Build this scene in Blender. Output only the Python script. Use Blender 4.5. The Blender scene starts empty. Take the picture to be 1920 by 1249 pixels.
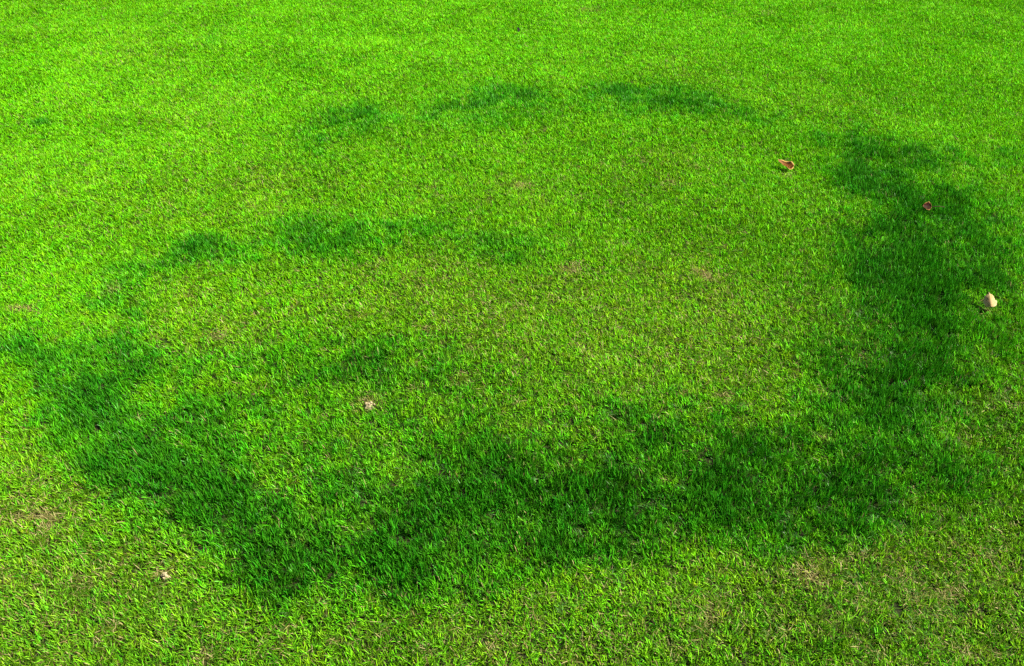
import bpy, math
import numpy as np
from mathutils import Vector

# ------------------------------------------------------------------ camera, sky, sun, exposure
scene = bpy.context.scene
col = scene.collection
CAM_H, PITCH, HFOV = 1.6, math.radians(40.0), math.radians(62.0)
PW, PH = 1920.0, 1249.0
FPX = PW / 2 / math.tan(HFOV / 2)

cam_d = bpy.data.cameras.new("camera")
cam_d.sensor_width = 36.0
cam_d.lens = 18.0 / math.tan(HFOV / 2)
cam_d.clip_start, cam_d.clip_end = 0.05, 2000.0
cam = bpy.data.objects.new("camera", cam_d)
cam.location = (0, 0, CAM_H)
cam.rotation_euler = (math.pi / 2 - PITCH, 0, 0)
col.objects.link(cam)
scene.camera = cam

SUN_EL = math.radians(47.0)
SUN_AZ = math.radians(96.0)           # from +Y towards +X: right of the camera, a touch behind it
sun_dir = Vector((math.sin(SUN_AZ) * math.cos(SUN_EL), math.cos(SUN_AZ) * math.cos(SUN_EL), math.sin(SUN_EL)))

world = bpy.data.worlds.new("World")
scene.world = world
world.use_nodes = True
wn = world.node_tree
wn.nodes.clear()
sky = wn.nodes.new("ShaderNodeTexSky")
sky.sky_type = 'NISHITA'
sky.sun_disc = False
sky.sun_elevation = SUN_EL
sky.sun_rotation = SUN_AZ
bg = wn.nodes.new("ShaderNodeBackground")
bg.inputs["Strength"].default_value = 0.05
wo = wn.nodes.new("ShaderNodeOutputWorld")
wn.links.new(sky.outputs[0], bg.inputs[0])
wn.links.new(bg.outputs[0], wo.inputs[0])

sun_d = bpy.data.lights.new("sun", 'SUN')
sun_d.energy = 5.0
sun_d.angle = math.radians(0.53)
sun_d.color = (1.0, 0.955, 0.87)
sun = bpy.data.objects.new("sun", sun_d)
sun.rotation_euler = (-sun_dir).to_track_quat('-Z', 'Y').to_euler()
sun.location = (4, 2, 6)
col.objects.link(sun)

scene.view_settings.view_transform = 'Standard'
scene.view_settings.look = 'None'
scene.view_settings.exposure = 1.9
scene.view_settings.gamma = 1.0
scene.view_settings.use_curve_mapping = False
scene.render.engine = 'CYCLES'
scene.cycles.use_denoising = False
scene.cycles.max_bounces = 2
scene.cycles.diffuse_bounces = 1
scene.cycles.transmission_bounces = 2

rng = np.random.default_rng(7)

# ------------------------------------------------------------------ helpers
def ground_pt(px, py, z=0.0):
    """point of the lawn that a photo pixel looks at (x, y, depth along the axis, angle below horizon)"""
    dx, dy = (px - PW / 2) / FPX, (PH / 2 - py) / FPX
    c, s = math.cos(PITCH), math.sin(PITCH)
    d = np.array([dx, c + dy * s, -s + dy * c])
    t = (CAM_H - z) / -d[2]
    return d[0] * t, d[1] * t, t, math.atan2(-d[2], d[1])

def hash2(ix, iy, seed):
    n = (ix.astype(np.int64) * 374761393 + iy.astype(np.int64) * 668265263 + seed * 1442695041) & 0xFFFFFFFF
    n = ((n ^ (n >> 13)) * 1274126177) & 0xFFFFFFFF
    n = ((n ^ (n >> 16)) * 2246822519) & 0xFFFFFFFF
    return ((n ^ (n >> 15)) & 0xFFFFFF) / float(0xFFFFFF)

def vnoise(x, y, size, seed):
    """smooth value noise, about 0..1, features of the given size in metres"""
    a, b = 0.82, 0.57                                         # turned so the lattice does not line up with the view
    u, v = (a * x - b * y) / size, (b * x + a * y) / size
    ix, iy = np.floor(u), np.floor(v)
    fx, fy = u - ix, v - iy
    fx, fy = fx * fx * (3 - 2 * fx), fy * fy * (3 - 2 * fy)
    h = lambda p, q: hash2(ix + p, iy + q, seed)
    return (h(0, 0) * (1 - fx) + h(1, 0) * fx) * (1 - fy) + (h(0, 1) * (1 - fx) + h(1, 1) * fx) * fy

def fbm(x, y, size, seed, octs=3):
    s, amp, tot = 0, 1.0, 0
    for k in range(octs):
        s = s + amp * vnoise(x, y, size / 2 ** k, seed + 17 * k)
        tot += amp
        amp *= 0.55
    return s / tot

def ss(a, b, x):
    t = np.clip((x - a) / (b - a), 0, 1)
    return t * t * (3 - 2 * t)

def height(x, y):
    """the lawn's small unevenness"""
    near = np.exp(-((np.asarray(y) - 4) / 12) ** 2)
    return (0.020 * (fbm(x, y, 0.55, 91) - 0.5) + 0.012 * (vnoise(x, y, 0.13, 95) - 0.5)) * near

def blobs(lst, x, y):
    """soft patches given by photo centre, half-sizes in photo pixels and strength, laid out on the lawn"""
    keep = np.ones_like(x)
    for (px, py, rx, ry, s) in lst:
        gx, gy, z, ang = ground_pt(px, py)
        sx, sy = rx / FPX * z, ry / FPX * z / math.sin(ang)
        r2 = ((x - gx) / sx) ** 2 + ((y - gy) / sy) ** 2
        keep *= 1 - s * np.exp(-r2 * 0.8)
    return 1 - keep

def link(name, verts, faces, mat, parent=None, smooth=True):
    me = bpy.data.meshes.new(name)
    me.from_pydata([tuple(v) for v in verts], [], [tuple(f) for f in faces])
    me.update()
    if smooth:
        me.polygons.foreach_set("use_smooth", [True] * len(me.polygons))
    me.materials.append(mat)
    o = bpy.data.objects.new(name, me)
    col.objects.link(o)
    if parent:
        o.parent = parent
    return o

def tag(o, label=None, cat=None, group=None, kind=None):
    for k, v in (("label", label), ("category", cat), ("group", group), ("kind", kind)):
        if v:
            o[k] = v
    return o

class Nodes:
    def __init__(self, name):
        self.m = bpy.data.materials.new(name)
        self.m.use_nodes = True
        self.t = self.m.node_tree
        self.t.nodes.clear()
    def n(self, kind, **kw):
        nd = self.t.nodes.new(kind)
        for k, v in kw.items():
            setattr(nd, k, v)
        return nd
    def l(self, a, b):
        self.t.links.new(a, b)
    def val(self, sock, v):
        if hasattr(v, "is_linked") or isinstance(v, bpy.types.NodeSocket):
            self.l(v, sock)
        else:
            sock.default_value = v
    def math(self, op, a, b=0.0, clamp=False):
        nd = self.n("ShaderNodeMath", operation=op, use_clamp=clamp)
        self.val(nd.inputs[0], a)
        self.val(nd.inputs[1], b)
        return nd.outputs[0]
    def mix(self, f, a, b, blend='MIX'):
        nd = self.n("ShaderNodeMix", data_type='RGBA', blend_type=blend)
        self.val(nd.inputs[0], f)
        for s, v in ((nd.inputs[6], a), (nd.inputs[7], b)):
            self.val(s, v if isinstance(v, bpy.types.NodeSocket) else (*v, 1.0))
        return nd.outputs[2]
    def noise(self, scale, detail=3.0, coord=None, rough=0.55):
        nd = self.n("ShaderNodeTexNoise")
        nd.inputs["Scale"].default_value = scale
        nd.inputs["Detail"].default_value = detail
        nd.inputs["Roughness"].default_value = rough
        if coord is not None:
            self.l(coord, nd.inputs["Vector"])
        return nd.outputs["Fac"]
    def ramp(self, f, stops):
        nd = self.n("ShaderNodeValToRGB")
        el = nd.color_ramp.elements
        while len(el) < len(stops):
            el.new(0.5)
        for e, (p, c) in zip(el, stops):
            e.position = p
            e.color = (*c, 1.0)
        self.l(f, nd.inputs[0])
        return nd.outputs[0]

# ------------------------------------------------------------------ what the photograph shows of the turf
# dark, lush grass of the ring (photo x, y, half-width, half-height, strength)
RING = [
    # far arc
    (930, 180, 75, 24, .62), (985, 190, 35, 20, .35), (840, 208, 60, 24, .38), (900, 230, 90, 16, .32),
    (650, 228, 80, 34, .36), (600, 275, 45, 42, .38), (700, 215, 50, 20, .25), (1180, 180, 70, 24, .62),
    (1270, 190, 80, 26, .55), (1330, 203, 45, 18, .35), (1430, 222, 45, 13, .42), (570, 125, 60, 20, .26),
    (410, 75, 60, 25, .22), (1090, 200, 100, 30, .22),
    # the near band's inner side
    (640, 985, 190, 60, .30), (850, 960, 190, 70, .34), (760, 1010, 110, 50, .30), (1180, 900, 200, 60, .20), (1560, 880, 90, 70, .25),
    # denser cores of the band
    (1720, 500, 100, 60, .45), (1690, 565, 80, 50, .4), (1610, 905, 90, 50, .35), (620, 1060, 120, 45, .4),
    (1085, 960, 100, 50, .3), (1005, 1005, 100, 50, .3), (940, 905, 120, 60, .32), (300, 860, 90, 45, .3),
    (1805, 490, 50, 55, .5), (1480, 985, 80, 35, .35), (1635, 700, 60, 65, .3), (1555, 800, 65, 60, .3),
    (1460, 870, 90, 55, .25), (1250, 880, 150, 55, .28), (345, 800, 90, 50, .3), (205, 690, 80, 60, .35),
    (610, 975, 110, 55, .25), (830, 950, 110, 60, .25), (515, 1060, 70, 40, .3), (725, 1085, 80, 40, .3),
    # the broken inner arc on the left
    (362, 463, 48, 22, .55), (560, 450, 60, 34, .32), (650, 440, 120, 45, .16), (800, 430, 110, 40, .12),
    (965, 475, 70, 28, .34), (240, 520, 60, 36, .4), (250, 580, 60, 45, .26), (430, 485, 60, 30, .26),
    # mid green that reaches into the circle and beyond the right-hand side
    (700, 690, 280, 110, .20), (880, 810, 330, 80, .22), (450, 730, 180, 100, .20), (1300, 800, 230, 80, .20),
    (1880, 470, 90, 190, .26), (1870, 800, 80, 150, .20), (1480, 620, 110, 160, .14), (760, 450, 300, 50, .10),
    # loose lush tufts
    (740, 690, 150, 40, .26), (700, 880, 150, 55, .28), (1250, 765, 90, 40, .28), (450, 770, 90, 50, .22),
    (1830, 430, 70, 70, .28), (1860, 660, 80, 60, .28), (1830, 900, 90, 90, .28), (1750, 300, 60, 25, .28),
    (1895, 300, 30, 18, .4), (76, 231, 22, 7, .6), (446, 149, 14, 5, .55), (1720, 285, 14, 5, .5),
    (180, 1140, 70, 30, .28), (760, 1215, 60, 30, .2), (1690, 1180, 80, 50, .25), (1100, 1110, 60, 30, .22),
    (30, 640, 40, 20, .3), (1380, 330, 60, 60, .18), (1400, 820, 70, 40, .2),
]
# the band itself: photo x, y of its middle, half-width in photo pixels, strength
BAND = [(-60, 640, 30, .15), (40, 652, 32, .42), (110, 705, 50, .54), (180, 780, 70, .66), (260, 855, 72, .78), (350, 920, 70, .78),
        (430, 980, 72, .80), (540, 1040, 70, .85), (640, 1068, 62, .86), (740, 1060, 62, .72), (860, 1025, 72, .72),
        (980, 985, 74, .78), (1080, 965, 72, .80), (1200, 950, 62, .72), (1320, 942, 58, .68), (1420, 950, 58, .72),
        (1510, 950, 58, .76), (1600, 905, 76, .84), (1655, 840, 80, .80), (1680, 760, 78, .80), (1682, 680, 78, .80),
        (1690, 600, 80, .86), (1712, 530, 98, .92), (1715, 475, 95, .86), (1690, 410, 66, .70), (1640, 350, 54, .62),
        (1600, 300, 42, .60), (1535, 264, 28, .18), (1440, 225, 14, .12)]
INNER = [(150, 600, 40, .22), (210, 545, 40, .36), (260, 508, 36, .38), (362, 465, 28, .45), (450, 470, 28, .30), (560, 450, 36, .48),
         (680, 440, 40, .38), (800, 440, 40, .28), (900, 465, 34, .30), (985, 480, 28, .32)]

def bands(lst, px, py):
    best = np.zeros_like(px)
    for (x0, y0, w0, s0), (x1, y1, w1, s1) in zip(lst, lst[1:]):
        dx, dy = x1 - x0, y1 - y0
        t = np.clip(((px - x0) * dx + (py - y0) * dy) / (dx * dx + dy * dy), 0, 1)
        d = np.hypot(px - x0 - t * dx, py - y0 - t * dy)
        best = np.maximum(best, (s0 + (s1 - s0) * t) * np.exp(-(d / (w0 + (w1 - w0) * t)) ** 2 * 0.8))
    return best

def photo_xy(x, y):
    c, s_ = math.cos(PITCH), math.sin(PITCH)
    dep = y * c + CAM_H * s_
    return PW / 2 + FPX * x / dep, PH / 2 - FPX * (y * s_ - CAM_H * c) / dep

# thin, yellowed grass with dead straw showing
THIN = [
    (1000, 600, 380, 130, .38), (1300, 560, 160, 80, .36), (300, 610, 110, 80, .45), (800, 540, 160, 60, .35),
    (1360, 690, 160, 90, .38), (80, 950, 120, 70, .6), (130, 1130, 170, 90, .38), (1490, 1070, 130, 45, .62),
    (1620, 1040, 90, 40, .4), (925, 1205, 130, 55, .5), (1330, 1160, 110, 55, .42), (1800, 1130, 170, 100, .48),
    (1840, 760, 90, 90, .3), (450, 350, 160, 60, .32), (230, 100, 120, 40, .26), (350, 200, 110, 40, .34),
    (20, 830, 60, 60, .45), (430, 640, 80, 50, .42), (1000, 360, 180, 40, .22), (690, 700, 60, 25, .35),
    (1290, 140, 110, 40, .26), (1560, 200, 120, 40, .22), (30, 60, 60, 40, .2), (560, 850, 70, 40, .3),
    (1060, 800, 120, 45, .3), (620, 1180, 110, 40, .32), (330, 1060, 70, 40, .42), (1250, 310, 110, 30, .24),
    (900, 1130, 120, 30, .25), (1850, 1030, 80, 40, .35), (100, 330, 110, 35, .2), (1120, 1080, 80, 25, .3),
]
# small dead spots: straw and soil
DEAD = [
    (692, 757, 17, 12, .95), (310, 1080, 14, 9, .9), (75, 968, 26, 10, .75), (100, 985, 12, 8, .6),
    (1515, 1080, 22, 18, .6), (1605, 1045, 10, 6, .7), (925, 1215, 16, 10, .6), (1070, 505, 18, 9, .6),
    (1325, 520, 14, 9, .65), (1360, 745, 16, 9, .55), (42, 582, 22, 6, .65), (1545, 825, 12, 9, .6),
    (1335, 1160, 14, 8, .7), (412, 632, 12, 9, .55), (1700, 1080, 12, 10, .5), (1780, 1120, 14, 10, .6),
    (1480, 1180, 12, 8, .6), (1905, 1105, 12, 8, .7), (1810, 1225, 16, 10, .55), (1255, 345, 18, 7, .3),
    (975, 350, 20, 7, .4), (560, 1025, 12, 8, .5), (120, 1235, 14, 9, .5), (705, 500, 12, 7, .4),
    (860, 715, 10, 7, .45), (215, 545, 12, 8, .4), (1640, 650, 8, 6, .4), (1070, 880, 12, 7, .4),
    (1850, 585, 12, 6, .4), (390, 1240, 12, 8, .5), (1475, 330, 9, 5, .5), (1440, 25, 14, 5, .25),
    (1700, 948, 9, 6, .5), (195, 1080, 14, 7, .4), (15, 1095, 14, 8, .5), (1105, 20, 20, 5, .3),
]
# gaps where the turf is missing and the dark soil shows
GAPS = [
    (1684, 1141, 12, 11, 1.0), (1590, 1100, 10, 9, .7), (1550, 1140, 9, 9, .6), (1740, 291, 16, 3, .5),
    (1610, 1165, 14, 7, .6), (1885, 940, 10, 8, .5), (1520, 1072, 10, 10, .5), (690, 1150, 10, 5, .4),
]
# fresh bright yellow-green zones, plus the far lawn's sunlit brightness painted as colour
LIME_LIT = [
    (1450, 60, 500, 110, .35), (1750, 60, 300, 110, .35),     (960, 10, 1100, 110, .5), (1750, 150, 330, 170, .4), (200, 250, 380, 150, .35), (1150, 270, 300, 90, .25),
    (60, 130, 170, 60, .8), (90, 520, 150, 70, .55), (460, 180, 180, 60, .5), (620, 60, 240, 60, .5),
    (1100, 60, 240, 60, .3), (1620, 130, 240, 90, .45), (1850, 120, 150, 100, .4), (330, 300, 160, 50, .3),
    (1480, 420, 60, 60, .2), (60, 590, 90, 40, .5), (930, 110, 160, 40, .35),
]

# coarser, more open turf
COARSE = [
    (80, 1130, 230, 140, .75), (350, 1200, 230, 80, .6), (1700, 1150, 300, 130, .65), (1880, 850, 140, 160, .55),
    (1300, 1190, 260, 70, .55), (850, 1210, 260, 60, .45), (60, 900, 90, 80, .35), (1850, 560, 90, 90, .3),
    (1620, 640, 120, 180, .35), (1000, 960, 320, 110, .35), (500, 1000, 320, 120, .35), (1000, 750, 420, 110, .22),
]

# ------------------------------------------------------------------ ground
def axis(lo, hi, step, far):
    a = list(np.arange(lo, hi + 1e-6, step))
    s, v, up = step, hi, []
    while v < far:
        s *= 1.45
        v += s
        up.append(v)
    s, v, dn = step, lo, []
    while v > -far:
        s *= 1.45
        v -= s
        dn.append(v)
    return np.array(dn[::-1] + a + up)

gxs, gys = axis(-7.0, 7.0, 0.045, 600), axis(-0.6, 9.4, 0.045, 600)
GX, GY = np.meshgrid(gxs, gys)
GZ = height(GX, GY) - 0.003
nx, ny = len(gxs), len(gys)
gv = np.stack([GX.ravel(), GY.ravel(), GZ.ravel()], 1)
ii = np.arange(nx * ny).reshape(ny, nx)
gf = np.stack([ii[:-1, :-1].ravel(), ii[:-1, 1:].ravel(), ii[1:, 1:].ravel(), ii[1:, :-1].ravel()], 1)

M = Nodes("soil_and_thatch")
geo = M.n("ShaderNodeNewGeometry")
pos = geo.outputs["Position"]
soil = M.ramp(M.noise(38, 6, pos, 0.7), [(0.30, (0.008, 0.006, 0.004)), (0.5, (0.020, 0.015, 0.008)), (0.75, (0.055, 0.040, 0.020))])
moss = M.mix(M.math('MULTIPLY', M.noise(12, 4, pos), 0.9), soil, (0.014, 0.026, 0.004))
# beyond the blades that are built, the sward is too far away to tell them apart
far_grass = M.ramp(M.noise(5, 8, pos, 0.75), [(0.3, (0.035, 0.13, 0.004)), (0.55, (0.075, 0.22, 0.006)), (0.75, (0.13, 0.25, 0.012))])
ln = M.n("ShaderNodeVectorMath", operation='LENGTH')
M.l(pos, ln.inputs[0])
farf = M.math('MULTIPLY', M.math('SUBTRACT', ln.outputs["Value"], 8.6), 0.9, clamp=True)
gcol = M.mix(farf, moss, far_grass)
bs = M.n("ShaderNodeBsdfPrincipled")
M.l(gcol, bs.inputs["Base Color"])
bs.inputs["Roughness"].default_value = 0.95
bs.inputs["Specular IOR Level"].default_value = 0.1
bp = M.n("ShaderNodeBump")
bp.inputs["Strength"].default_value = 0.8
bp.inputs["Distance"].default_value = 0.006
M.l(M.noise(160, 5, pos, 0.7), bp.inputs["Height"])
M.l(bp.outputs[0], bs.inputs["Normal"])
out = M.n("ShaderNodeOutputMaterial")
M.l(bs.outputs[0], out.inputs[0])
ground = link("ground", gv, gf, M.m)
tag(ground, kind="structure")

# ------------------------------------------------------------------ grass material
M = Nodes("grass_blade")
tint = M.n("ShaderNodeAttribute", attribute_type='INSTANCER', attribute_name="tint")
straw_a = M.n("ShaderNodeAttribute", attribute_type='INSTANCER', attribute_name="straw")
bl = M.n("ShaderNodeAttribute", attribute_type='GEOMETRY', attribute_name="blade")
sep = M.n("ShaderNodeSeparateColor")
M.l(bl.outputs["Color"], sep.inputs[0])
b_rand, b_t, b_straw = sep.outputs[0], sep.outputs[1], sep.outputs[2]
gain = M.math('ADD', M.math('MULTIPLY', M.math('MULTIPLY', b_rand, b_rand), 1.15), 0.52)
vm = M.n("ShaderNodeVectorMath", operation='SCALE')
M.l(tint.outputs["Color"], vm.inputs[0])
M.l(gain, vm.inputs["Scale"])
green = vm.outputs[0]
# pale sheath at the foot of each blade
green = M.mix(M.math('MULTIPLY', M.math('SUBTRACT', 1.0, M.math('MULTIPLY', b_t, 3.0), clamp=True), 0.45), green, (0.11, 0.16, 0.007))
straw_c = M.ramp(b_rand, [(0.0, (0.07, 0.055, 0.015)), (0.5, (0.15, 0.135, 0.035)), (1.0, (0.28, 0.25, 0.10))])
is_straw = M.math('LESS_THAN', b_straw, straw_a.outputs["Fac"])
bcol = M.mix(is_straw, green, straw_c)
dif = M.n("ShaderNodeBsdfDiffuse")
M.l(bcol, dif.inputs[0])
tr = M.n("ShaderNodeBsdfTranslucent")
tcol = M.mix(0.55, bcol, M.mix(1.0, bcol, (1.25, 1.15, 0.5), 'MULTIPLY'))
M.l(tcol, tr.inputs[0])
mx = M.n("ShaderNodeMixShader")
mx.inputs[0].default_value = 0.21
M.l(dif.outputs[0], mx.inputs[1])
M.l(tr.outputs[0], mx.inputs[2])
gl = M.n("ShaderNodeBsdfGlossy")
gl.inputs["Roughness"].default_value = 0.45
gl.inputs["Color"].default_value = (0.9, 1.0, 0.8, 1)
mg = M.n("ShaderNodeMixShader")
lush_a = M.n("ShaderNodeAttribute", attribute_type='INSTANCER', attribute_name="lush")
M.l(M.math('ADD', M.math('MULTIPLY', lush_a.outputs["Fac"], 0.010), 0.004), mg.inputs[0])
M.l(mx.outputs[0], mg.inputs[1])
M.l(gl.outputs[0], mg.inputs[2])
out = M.n("ShaderNodeOutputMaterial")
M.l(mg.outputs[0], out.inputs[0])
GRASS_MAT = M.m

# ------------------------------------------------------------------ tuft shapes (blades are real bent, folded strips)
N_LEAN, N_UP, N_THATCH, N_BLADE = 14, 10, 6, 18     # leaning, upright and dead tufts
N_VAR = N_LEAN + N_UP
tv, tf, tcol_, tid = [], [], [], []
for k in range(N_VAR + N_THATCH):
    thatch, up = k >= N_VAR, N_LEAN <= k < N_VAR
    for b in range(N_BLADE):
        a = rng.uniform(0, 2 * math.pi)
        r = (0.0085 if up else 0.0115) * math.sqrt(rng.uniform())
        p = np.array([r * math.cos(a), r * math.sin(a), -0.003])
        az = rng.normal(0, 1.6)                                  # most lean the tuft's own +x way
        L = rng.uniform(0.011, 0.024)
        flat = rng.uniform() < (0.05 if up else 0.16)
        th0 = rng.uniform(0.10, 0.55) if not flat else rng.uniform(0.8, 1.2)   # start angle from vertical
        bend = rng.uniform(0.30, 1.05) if not flat else rng.uniform(0.1, 0.4)
        if up and not flat:
            th0, bend = rng.uniform(0.05, 0.45), rng.uniform(0.15, 0.9)
        w = rng.uniform(0.00048, 0.00105) * (1.0 if not flat else 0.8)
        if thatch:
            az, th0, bend = rng.uniform(0, 6.28), rng.uniform(1.05, 1.45), rng.uniform(0.05, 0.35)
            w *= 0.75
            p[2] = rng.uniform(-0.001, 0.004)
        tw = rng.normal(0, 0.7)
        rnd, st = rng.uniform(), rng.uniform()
        blunt = rng.uniform() < 0.5
        d_az = np.array([math.cos(az), math.sin(az), 0])
        side0 = np.array([-math.sin(az), math.cos(az), 0])
        base = len(tv)
        nseg = 3
        q = p.copy()
        for s in range(nseg + 1):
            t = s / nseg
            th = th0 + bend * t
            dirv = d_az * math.sin(th) + np.array([0, 0, math.cos(th)])
            nrm = np.cross(side0, dirv)
            ang = tw * t
            side = side0 * math.cos(ang) + nrm * math.sin(ang)
            ww = w * [0.8, 1.0, 0.9, 0.45 if blunt else 0.0][s]
            if ww > 0:
                tv += [q - side * ww, q + side * ww]
                tcol_ += [(rnd, t, st, 1)] * 2
            else:
                tv.append(q.copy())
                tcol_.append((rnd, t, st, 1))
            q = q + dirv * L / nseg
        for s in range(nseg):
            i = base + 2 * s
            if s == nseg - 1 and not blunt:
                tf.append((i, i + 1, i + 2))
            else:
                tf.append((i, i + 1, i + 3, i + 2))
        tid += [k] * (len(tv) - base)
nT = len(tv)

# ------------------------------------------------------------------ where the tufts grow
def half_w(y):
    return 2.3 + 0.68 * y
zones = [(-0.25, 3.3, 0.0122, 0.94), (3.3, 5.6, 0.0130, 0.97), (5.6, 9.3, 0.030, 1.75)]
P, SPC = [], []
for (y0, y1, s, k) in zones:
    ys = np.arange(y0, y1, s * 0.93)
    for r, yy in enumerate(ys):
        hw = half_w(yy)
        xs = np.arange(-hw, hw, s) + (r % 2) * s * 0.5
        P.append(np.stack([xs + rng.uniform(-.5, .5, len(xs)) * s * 0.95, yy + rng.uniform(-.5, .5, len(xs)) * s * 0.95], 1))
        SPC.append(np.full(len(xs), k))
P = np.concatenate(P)
SPC = np.concatenate(SPC)
X, Y = P[:, 0], P[:, 1]

QX, QY = photo_xy(X + 0.05 * (fbm(X, Y, 0.16, 131) - 0.5), Y + 0.09 * (fbm(X, Y, 0.16, 137) - 0.5))
halo = bands([(a, b, w * 2.1, 0.26) for (a, b, w, s_) in BAND[:-2]], QX, QY)
ring = 1 - (1 - blobs(RING, X, Y)) * (1 - np.maximum(np.minimum(1.12 * bands(BAND, QX, QY), 0.97), 0.52 * bands(INNER, QX, QY))) * (1 - halo)
thin = blobs(THIN, X, Y)
dead = blobs(DEAD, X, Y)
gaps = blobs(GAPS, X, Y)
lime_lit = blobs(LIME_LIT, X, Y)
n_big = fbm(X, Y, 0.45, 11, 4)
n_mid = fbm(X, Y, 0.11, 23, 3)
n_sml = vnoise(X, Y, 0.035, 37)
n_hue = fbm(X, Y, 0.20, 53, 3)
jit = rng.uniform(0, 1, len(X))
coarse = blobs(COARSE, X, Y)
n_tuft = vnoise(X, Y, 0.018, 67)
ringd = np.clip(ring * (0.55 + 0.80 * n_mid) + 0.42 * (n_mid - 0.52) * ss(0.05, 0.45, ring) + 0.60 * (n_sml - 0.5) * ss(0.04, 0.4, ring), 0, 1)
ringd = np.clip(ringd * 1.10 - 0.07, 0, 1)
thind = np.clip(thin * (0.35 + 1.3 * n_mid) + 0.45 * (n_hue - 0.50) + 0.14 * (n_big - 0.5), 0, 1) * (1 - 0.85 * ringd)
deadd = np.clip(dead * (0.55 + 0.9 * n_sml), 0, 1)

def mixc(c, t, f):
    return c * (1 - f[:, None]) + np.array(t)[None, :] * f[:, None]
C = np.tile(np.array([[0.100, 0.325, 0.0018]]), (len(X), 1))
C = mixc(C, (0.116, 0.430, 0.0012), np.clip(lime_lit * 0.9, 0, 1))  # own yellow-green, and the brightness of lit far tips put into the tint
C = mixc(C, (0.168, 0.330, 0.005), np.clip(thind * 0.62, 0, 1))
C = mixc(C, (0.048, 0.290, 0.003), ss(0.0, 0.5, ringd) * 0.8)
C = mixc(C, (0.022, 0.160, 0.003), ss(0.28, 0.86, ringd) * (0.80 + 0.2 * jit))
C = mixc(C, (0.26, 0.25, 0.04), deadd * 0.7)
C *= (0.74 + 0.26 * n_hue + 0.16 * n_sml + 0.40 * (jit - .5) * (0.5 + 0.5 * coarse - 0.3 * lime_lit))[:, None]
C = mixc(C, (0.105, 0.235, 0.014), coarse * 0.6 * (1 - ringd))
C *= (1 - 0.06 * coarse)[:, None]
hue = rng.normal(0, 1, len(X))
C[:, 0] *= np.clip(1 + 0.17 * hue, 0.55, 1.6)
C[:, 1] *= np.clip(1 - 0.03 * hue, 0.8, 1.2)

straw = np.clip(0.012 + 0.26 * thind ** 1.3 + 0.85 * deadd + (0.05 + 0.10 * coarse) * ss(0.55, 0.85, n_sml) + 0.05 * coarse, 0, 1) * (1 - 0.95 * ringd)
sz = (0.74 + 0.30 * n_mid + 0.30 * (jit - .5) * (1 - 0.5 * lime_lit)) * (1 - 0.12 * lime_lit) * (1 + 0.95 * ringd) * (1 - 0.22 * thind) * (1 - 0.55 * deadd) * (1 - 0.8 * gaps) * (1 + 0.22 * coarse)
sz *= 1 - (0.30 + 0.25 * coarse - 0.2 * lime_lit) * ss(0.55, 0.80, n_tuft)
sxy = SPC * (0.92 + 0.2 * rng.uniform(0, 1, len(X))) * (1 + 0.10 * ringd + 0.16 * coarse)
drop = 0.22 * thind + 0.55 * np.clip(deadd - .45, 0, 1) + coarse * (0.10 + 0.55 * ss(0.55, 0.8, n_tuft)) + 0.0 * ringd + 0.26 * (1 - 0.9 * lime_lit) * (1 - 0.7 * ringd) * ss(0.5, 0.8, n_tuft)
keep = rng.uniform(0, 1, len(X)) > np.maximum(0.9 * gaps, 0.25 * ringd * ss(0.5, 0.75, n_tuft))   # deep gaps between lush tufts
bare = rng.uniform(0, 1, len(X)) < drop                          # only dead thatch lies here
# lean: mostly away from the sun's side, drifting from place to place
lean = math.pi + 0.5 + (fbm(X, Y, 0.30, 71, 2) - 0.5) * 7.0 + rng.normal(0, 1.2, len(X))
var = np.where(bare, N_VAR + rng.integers(0, N_THATCH, len(X)), np.where(rng.uniform(0, 1, len(X)) < 0.25 + 0.7 * np.maximum(ringd, coarse), N_LEAN + rng.integers(0, N_UP, len(X)), rng.integers(0, N_LEAN, len(X))))
straw = np.where(bare, np.clip(0.10 + 0.40 * jit + deadd - 0.6 * ringd, 0, 1), straw)
sz = np.where(bare, 0.9, sz)
C = np.where(bare[:, None], C * 0.35, C)
rot = np.stack([rng.normal(0, 0.12, len(X)), rng.normal(0, 0.12, len(X)), lean], 1)
sc = np.stack([sxy, sxy, sz * SPC ** 0.5], 1)
Z = height(X, Y)
sel = np.where(keep)[0]
print("tufts", len(sel))
nP = len(sel)

me = bpy.data.meshes.new("grass")
allv = np.concatenate([np.array(tv), np.stack([X[sel], Y[sel], Z[sel]], 1)])
me.from_pydata(allv.tolist(), [], tf)
me.polygons.foreach_set("use_smooth", [True] * len(me.polygons))
def attr(name, typ, data, field):
    a = me.attributes.new(name, typ, 'POINT')
    a.data.foreach_set(field, np.ascontiguousarray(data, dtype=np.float32 if typ != 'INT' else np.int32).ravel())
pad = lambda a, w: np.concatenate([np.zeros((nT, w)), a[sel].reshape(nP, w)])
attr("blade", 'FLOAT_COLOR', np.concatenate([np.array(tcol_), np.zeros((nP, 4))]), "color")
attr("variant", 'INT', np.concatenate([np.array(tid), var[sel]]), "value")
attr("is_tuft", 'INT', np.concatenate([np.ones(nT), np.zeros(nP)]), "value")
attr("tint", 'FLOAT_VECTOR', pad(C, 3), "vector")
attr("straw", 'FLOAT', pad(straw, 1), "value")
attr("lush", 'FLOAT', pad(ringd, 1), "value")
attr("turn", 'FLOAT_VECTOR', pad(rot, 3), "vector")
attr("size", 'FLOAT_VECTOR', pad(sc, 3), "vector")
me.materials.append(GRASS_MAT)
grass = bpy.data.objects.new("grass", me)
col.objects.link(grass)
tag(grass, "short mown green lawn grass with a broad dark green ring growing in it", "grass", kind="stuff")

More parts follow.
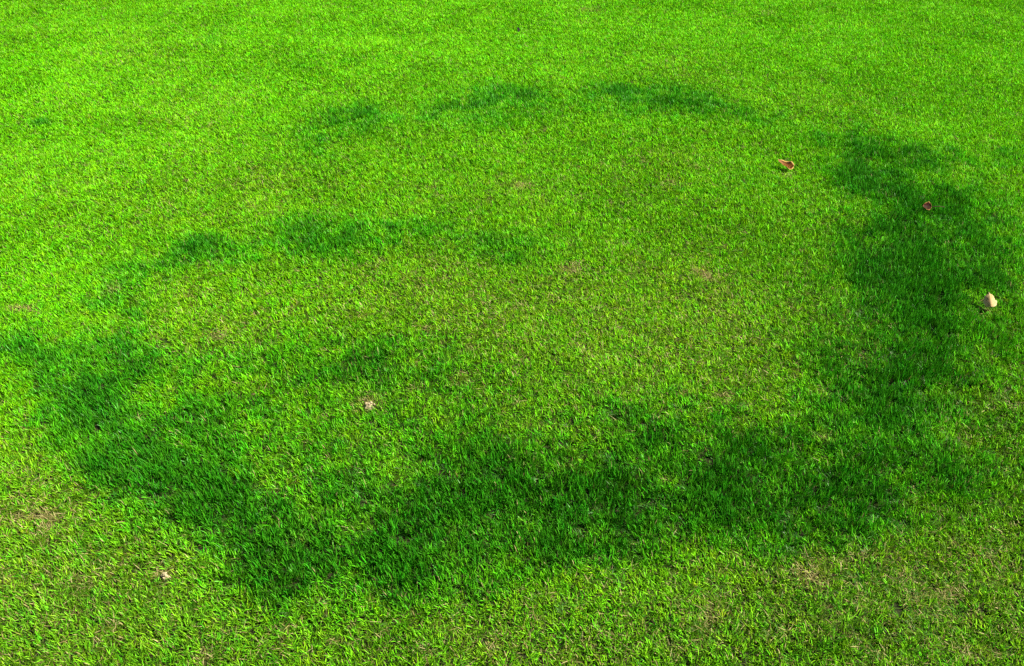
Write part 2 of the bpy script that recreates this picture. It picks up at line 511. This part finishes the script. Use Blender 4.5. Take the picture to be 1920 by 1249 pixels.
ng = bpy.data.node_groups.new("grow_tufts", 'GeometryNodeTree')
ng.interface.new_socket("Geometry", in_out='INPUT', socket_type='NodeSocketGeometry')
ng.interface.new_socket("Geometry", in_out='OUTPUT', socket_type='NodeSocketGeometry')
N = ng.nodes
def named(name, typ):
    nd = N.new("GeometryNodeInputNamedAttribute")
    nd.data_type = typ
    nd.inputs["Name"].default_value = name
    return next(o for o in nd.outputs if o.enabled and o.name == "Attribute")
gi, go = N.new("NodeGroupInput"), N.new("NodeGroupOutput")
sepg = N.new("GeometryNodeSeparateGeometry")
sepg.domain = 'POINT'
cmp = N.new("FunctionNodeCompare")
cmp.data_type = 'INT'
cmp.operation = 'EQUAL'
ints = [s for s in cmp.inputs if s.type == 'INT']
ng.links.new(named("is_tuft", 'INT'), ints[0])
ints[1].default_value = 1
ng.links.new(gi.outputs[0], sepg.inputs[0])
ng.links.new(cmp.outputs[0], sepg.inputs["Selection"])
spl = N.new("GeometryNodeSplitToInstances")
spl.domain = 'POINT'
ng.links.new(sepg.outputs["Selection"], spl.inputs[0])
ng.links.new(named("variant", 'INT'), spl.inputs["Group ID"])
iop = N.new("GeometryNodeInstanceOnPoints")
ng.links.new(sepg.outputs["Inverted"], iop.inputs["Points"])
ng.links.new(spl.outputs["Instances"], iop.inputs["Instance"])
iop.inputs["Pick Instance"].default_value = True
ng.links.new(named("variant", 'INT'), iop.inputs["Instance Index"])
ng.links.new(named("turn", 'FLOAT_VECTOR'), iop.inputs["Rotation"])
ng.links.new(named("size", 'FLOAT_VECTOR'), iop.inputs["Scale"])
ng.links.new(iop.outputs[0], go.inputs[0])
md = grass.modifiers.new("grow", 'NODES')
md.node_group = ng

# ------------------------------------------------------------------ fallen leaves
def leaf_material(name, inner, rim, blotch, rough=0.6, through=0.15):
    M = Nodes(name)
    uv = M.n("ShaderNodeAttribute", attribute_type='GEOMETRY', attribute_name="leaf_uv")
    sp = M.n("ShaderNodeSeparateColor")
    M.l(uv.outputs["Color"], sp.inputs[0])
    tc = M.n("ShaderNodeTexCoord")
    ob = tc.outputs["Object"]
    edge = M.math('ADD', sp.outputs[1], M.math('MULTIPLY', M.math('SUBTRACT', M.noise(140, 3, ob), 0.5), 0.5))
    ef = M.math('MULTIPLY', M.math('SUBTRACT', edge, 0.72), 5.0, clamp=True)
    base = M.mix(M.math('MULTIPLY', M.math('SUBTRACT', M.noise(70, 4, ob, 0.65), 0.42), 3.0, clamp=True), inner, blotch)
    # side veins run slanting out from the midrib
    ph = M.math('SINE', M.math('MULTIPLY', M.math('SUBTRACT', sp.outputs[0], M.math('MULTIPLY', sp.outputs[1], 0.16)), 52.0))
    base = M.mix(M.math('MULTIPLY', M.math('SUBTRACT', ph, 0.85), 1.6, clamp=True), base, rim)
    c = M.mix(ef, base, rim)
    p = M.n("ShaderNodeBsdfPrincipled")
    M.l(c, p.inputs["Base Color"])
    p.inputs["Roughness"].default_value = rough
    p.inputs["Specular IOR Level"].default_value = 0.06
    bp = M.n("ShaderNodeBump")
    bp.inputs["Strength"].default_value = 0.5
    bp.inputs["Distance"].default_value = 0.001
    M.l(M.math('ADD', M.math('MULTIPLY', ph, 0.25), M.noise(220, 4, ob)), bp.inputs["Height"])
    M.l(bp.outputs[0], p.inputs["Normal"])
    tl = M.n("ShaderNodeBsdfTranslucent")
    M.l(M.mix(1.0, c, (1.15, 0.80, 0.35), 'MULTIPLY'), tl.inputs[0])
    mx = M.n("ShaderNodeMixShader")
    mx.inputs[0].default_value = through
    M.l(p.outputs[0], mx.inputs[1])
    M.l(tl.outputs[0], mx.inputs[2])
    o = M.n("ShaderNodeOutputMaterial")
    M.l(mx.outputs[0], o.inputs[0])
    return M.m

def plain_material(name, a, b, scale=150.0, rough=0.8):
    M = Nodes(name)
    tc = M.n("ShaderNodeTexCoord")
    c = M.ramp(M.noise(scale, 5, tc.outputs["Object"], 0.65), [(0.35, a), (0.65, b)])
    p = M.n("ShaderNodeBsdfPrincipled")
    M.l(c, p.inputs["Base Color"])
    p.inputs["Roughness"].default_value = rough
    p.inputs["Specular IOR Level"].default_value = 0.2
    bp = M.n("ShaderNodeBump")
    bp.inputs["Strength"].default_value = 0.6
    bp.inputs["Distance"].default_value = 0.002
    M.l(M.noise(scale * 2, 4, tc.outputs["Object"]), bp.inputs["Height"])
    M.l(bp.outputs[0], p.inputs["Normal"])
    o = M.n("ShaderNodeOutputMaterial")
    M.l(p.outputs[0], o.inputs[0])
    return M.m

def tube(name, pts, radii, mat, parent, n=6):
    pts = [np.array(p, float) for p in pts]
    vs, fs = [], []
    for i, p in enumerate(pts):
        d = pts[min(i + 1, len(pts) - 1)] - pts[max(i - 1, 0)]
        d /= np.linalg.norm(d)
        a = np.cross(d, [0.1, 0.2, 1.0])
        a /= np.linalg.norm(a)
        b = np.cross(d, a)
        for k in range(n):
            t = 2 * math.pi * k / n
            vs.append(p + radii[i] * (a * math.cos(t) + b * math.sin(t)))
    for i in range(len(pts) - 1):
        for k in range(n):
            fs.append((i * n + k, i * n + (k + 1) % n, (i + 1) * n + (k + 1) % n, (i + 1) * n + k))
    fs.append(tuple(range(n))[::-1])
    fs.append(tuple((len(pts) - 1) * n + k for k in range(n)))
    return link(name, vs, fs, mat, parent)

def fallen_leaf(loc, rot, L, W, cup, arch, stalk, mats, label, seed, fold=0.0, wave=0.0015, twist=0.0, outline=(0.8, 0.8)):
    """a dead leaf: cup > 0 curls the sides up, < 0 down (radians of half-arc); arch bends it end to end"""
    r = np.random.default_rng(seed)
    NU, NV = 22, 12
    root = bpy.data.objects.new("fallen_leaf", None)
    root.empty_display_size = 0.03
    root.location, root.rotation_euler = loc, rot
    col.objects.link(root)
    tag(root, label, "leaf")
    ph = r.uniform(0, 6.28, 4)
    def point(u, v):
        p0, p1 = outline
        um = p0 / (p0 + p1)
        w = W * (u ** p0 * (1 - u) ** p1 / (um ** p0 * (1 - um) ** p1) if 0 < u < 1 else 0.0)
        w *= 1 + 0.06 * math.sin(9 * u + ph[0]) + 0.05 * math.sin(23 * u + ph[1] + (2 if v > 0 else 0))
        w = max(w, 0.0004)
        a = arch * (u - 0.5)
        R = L / arch if abs(arch) > 1e-3 else 1e6
        sp = np.array([R * math.sin(a), 0, R * (math.cos(0) - math.cos(a))])
        nrm = np.array([-math.sin(a), 0, math.cos(a)])
        c = cup * (0.85 + 0.3 * math.sin(5 * u + ph[2]))
        lat = np.array([0, 1.0, 0])
        tw = twist * (u - 0.5)
        lat, nrm = lat * math.cos(tw) + nrm * math.sin(tw), nrm * math.cos(tw) - lat * math.sin(tw)
        s = v * w
        if abs(c) > 1e-3:
            rr = W / c
            y, z = rr * math.sin(s / rr), rr * (1 - math.cos(s / rr))
        else:
            y, z = s, 0
        z += fold * abs(s)
        z += wave * v * v * math.sin(14 * u + ph[3] + (1.3 if v > 0 else 0))
        return sp + lat * y + nrm * z
    grid = np.array([[point(i / NU, -1 + 2 * j / NV) for j in range(NV + 1)] for i in range(NU + 1)])
    du = np.gradient(grid, axis=0)
    dv = np.gradient(grid, axis=1)
    nn = np.cross(du, dv)
    nn /= np.maximum(np.linalg.norm(nn, axis=2, keepdims=True), 1e-9)
    th = 0.00035
    vs = np.concatenate([(grid + nn * th).reshape(-1, 3), (grid - nn * th).reshape(-1, 3)])
    n1 = (NU + 1) * (NV + 1)
    idx = lambda i, j: i * (NV + 1) + j
    fs = []
    for i in range(NU):
        for j in range(NV):
            q = (idx(i, j), idx(i + 1, j), idx(i + 1, j + 1), idx(i, j + 1))
            fs += [q, tuple(n1 + k for k in q[::-1])]
    rim = [idx(i, 0) for i in range(NU + 1)] + [idx(NU, j) for j in range(1, NV + 1)] + [idx(i, NV) for i in range(NU - 1, -1, -1)] + [idx(0, j) for j in range(NV - 1, 0, -1)]
    for a, b in zip(rim, rim[1:] + rim[:1]):
        fs.append((b, a, a + n1, b + n1))
    o = link("leaf_blade", vs, fs, mats[0], root)
    at = o.data.attributes.new("leaf_uv", 'FLOAT_COLOR', 'POINT')
    uvd = np.array([[i / NU, max(abs(-1 + 2 * j / NV), abs(2 * i / NU - 1) ** 3), 0, 1] for i in range(NU + 1) for j in range(NV + 1)])
    at.data.foreach_set("color", np.concatenate([uvd, uvd]).astype(np.float32).ravel())
    us = np.linspace(0.0, 0.94, 12)
    rib = [point(u, 0.0) + np.array([0, 0, -0.0003]) for u in us]
    tube("midrib", rib, [0.0011 * (1 - 0.75 * u) for u in us], mats[1], root)
    if stalk > 0:
        d0 = rib[0] - rib[1]
        d0 /= np.linalg.norm(d0)
        pts = [rib[0] - d0 * 0.001]
        for k in range(6):
            pts.append(pts[-1] + d0 * stalk / 6)
            d0 = d0 + np.array([0, 0.10 * math.sin(k + ph[0]), -0.10])
            d0 /= np.linalg.norm(d0)
        tube("stalk", pts, [0.0010] * 6 + [0.0015], mats[1], root)
    return root

def spot(px, py, lift):
    x, y, _, _ = ground_pt(px, py, lift)
    return (x, y, lift)

brown = leaf_material("brown_leaf", (0.095, 0.030, 0.004), (0.44, 0.27, 0.08), (0.030, 0.009, 0.002))
brown_rib = plain_material("brown_rib", (0.20, 0.10, 0.035), (0.30, 0.17, 0.07))
maroon = leaf_material("maroon_leaf", (0.012, 0.0008, 0.0006), (0.20, 0.10, 0.03), (0.030, 0.002, 0.0015))
maroon_rib = plain_material("maroon_rib", (0.030, 0.010, 0.008), (0.06, 0.02, 0.012))
cream = leaf_material("cream_leaf", (0.46, 0.36, 0.16), (0.52, 0.44, 0.24), (0.36, 0.22, 0.06), through=0.5)
cream_rib = plain_material("cream_rib", (0.30, 0.21, 0.09), (0.38, 0.29, 0.14))
dark = leaf_material("dark_leaf", (0.006, 0.005, 0.004), (0.015, 0.013, 0.010), (0.004, 0.003, 0.003))
dark_rib = plain_material("dark_rib", (0.015, 0.012, 0.008), (0.03, 0.025, 0.016))

fallen_leaf(spot(1472, 309, 0.026), (math.radians(6), math.radians(12), math.radians(-40)), 0.068, 0.021, 1.0, 0.8, 0.0,
            (brown, brown_rib), "curled orange-brown dead leaf with pale edges on the lawn", 3, outline=(0.85, 0.35), twist=0.5)
fallen_leaf(spot(1738, 387, 0.028), (math.radians(-38), math.radians(-4), math.radians(172)), 0.030, 0.017, 1.2, 0.9, 0.044,
            (maroon, maroon_rib), "small dark maroon cupped leaf with a thin stalk lying at the dark ring", 5, outline=(0.5, 0.6))
fallen_leaf(spot(1857, 561, 0.040), (math.radians(14), math.radians(18), math.radians(-100)), 0.052, 0.018, -0.95, -0.75, 0.006,
            (cream, cream_rib), "pale cream arched dead leaf beside the dark ring", 8, fold=-0.35, outline=(0.42, 0.34), wave=0.0025, twist=0.2)
fallen_leaf(spot(972, 56, 0.024), (math.radians(20), math.radians(-35), math.radians(100)), 0.026, 0.008, 0.9, 0.6, 0.0,
            (dark, dark_rib), "tiny blackish leaf scrap lying in bright grass beyond the ring", 12)

# ------------------------------------------------------------------ crumbled soil lying on the turf
def soil_lump(px, py, rx, ry, h, mat, label, seed):
    r = np.random.default_rng(seed)
    x, y, z, _ = ground_pt(px, py, 0.008)
    root = bpy.data.objects.new("soil_lump", None)
    root.empty_display_size = 0.02
    root.location = (x, y, float(height(np.array([x]), np.array([y]))[0]))
    col.objects.link(root)
    tag(root, label, "soil")
    NR, NA = 9, 26
    vs, fs = [(0, 0, h)], []
    ph = r.uniform(0, 6.28, 5)
    for i in range(1, NR + 1):
        for k in range(NA):
            t, q = 2 * math.pi * k / NA, i / NR
            e = 1 + 0.20 * math.sin(2 * t + ph[0]) + 0.14 * math.sin(3 * t + ph[1]) + 0.10 * math.sin(7 * t + ph[2])
            zz = h * (1 - q ** 2.2) * (0.75 + 0.5 * r.uniform()) - 0.004 * q
            vs.append((rx * q * e * math.cos(t), ry * q * e * math.sin(t), zz))
    for k in range(NA):
        fs.append((0, 1 + k, 1 + (k + 1) % NA))
    for i in range(NR - 1):
        for k in range(NA):
            a, b = 1 + i * NA + k, 1 + i * NA + (k + 1) % NA
            fs.append((a, a + NA, b + NA, b))
    link("mound", vs, fs, mat, root)
    for c in range(7):
        t, q, s = r.uniform(0, 6.28), r.uniform(0.2, 1.0), r.uniform(0.0018, 0.0042)
        cv, cf = [], []
        for i in range(5):
            for k in range(7):
                la, lo = math.pi * (i + 0.5) / 5 - math.pi / 2, 2 * math.pi * k / 7
                rr = s * r.uniform(0.75, 1.2)
                cv.append((rr * math.cos(la) * math.cos(lo), rr * math.cos(la) * math.sin(lo), rr * 0.8 * math.sin(la)))
        for i in range(4):
            for k in range(7):
                cf.append((i * 7 + k, i * 7 + (k + 1) % 7, (i + 1) * 7 + (k + 1) % 7, (i + 1) * 7 + k))
        cf += [tuple(range(7))[::-1], tuple(28 + k for k in range(7))]
        o = link("crumb", cv, cf, mat, root, smooth=False)
        o.location = (rx * q * math.cos(t), ry * q * math.sin(t), h * (1 - q * q) + s * 0.4)
        o.rotation_euler = tuple(r.uniform(0, 6, 3))

tan = plain_material("dry_soil", (0.15, 0.115, 0.05), (0.30, 0.25, 0.14), 260)
soil_lump(692, 758, 0.017, 0.015, 0.013, tan, "pale tan patch of dry crumbled soil inside the dark ring", 21)
soil_lump(310, 1080, 0.010, 0.008, 0.012, tan, "small pinkish tan soil crumb in thin grass outside the dark ring", 22)
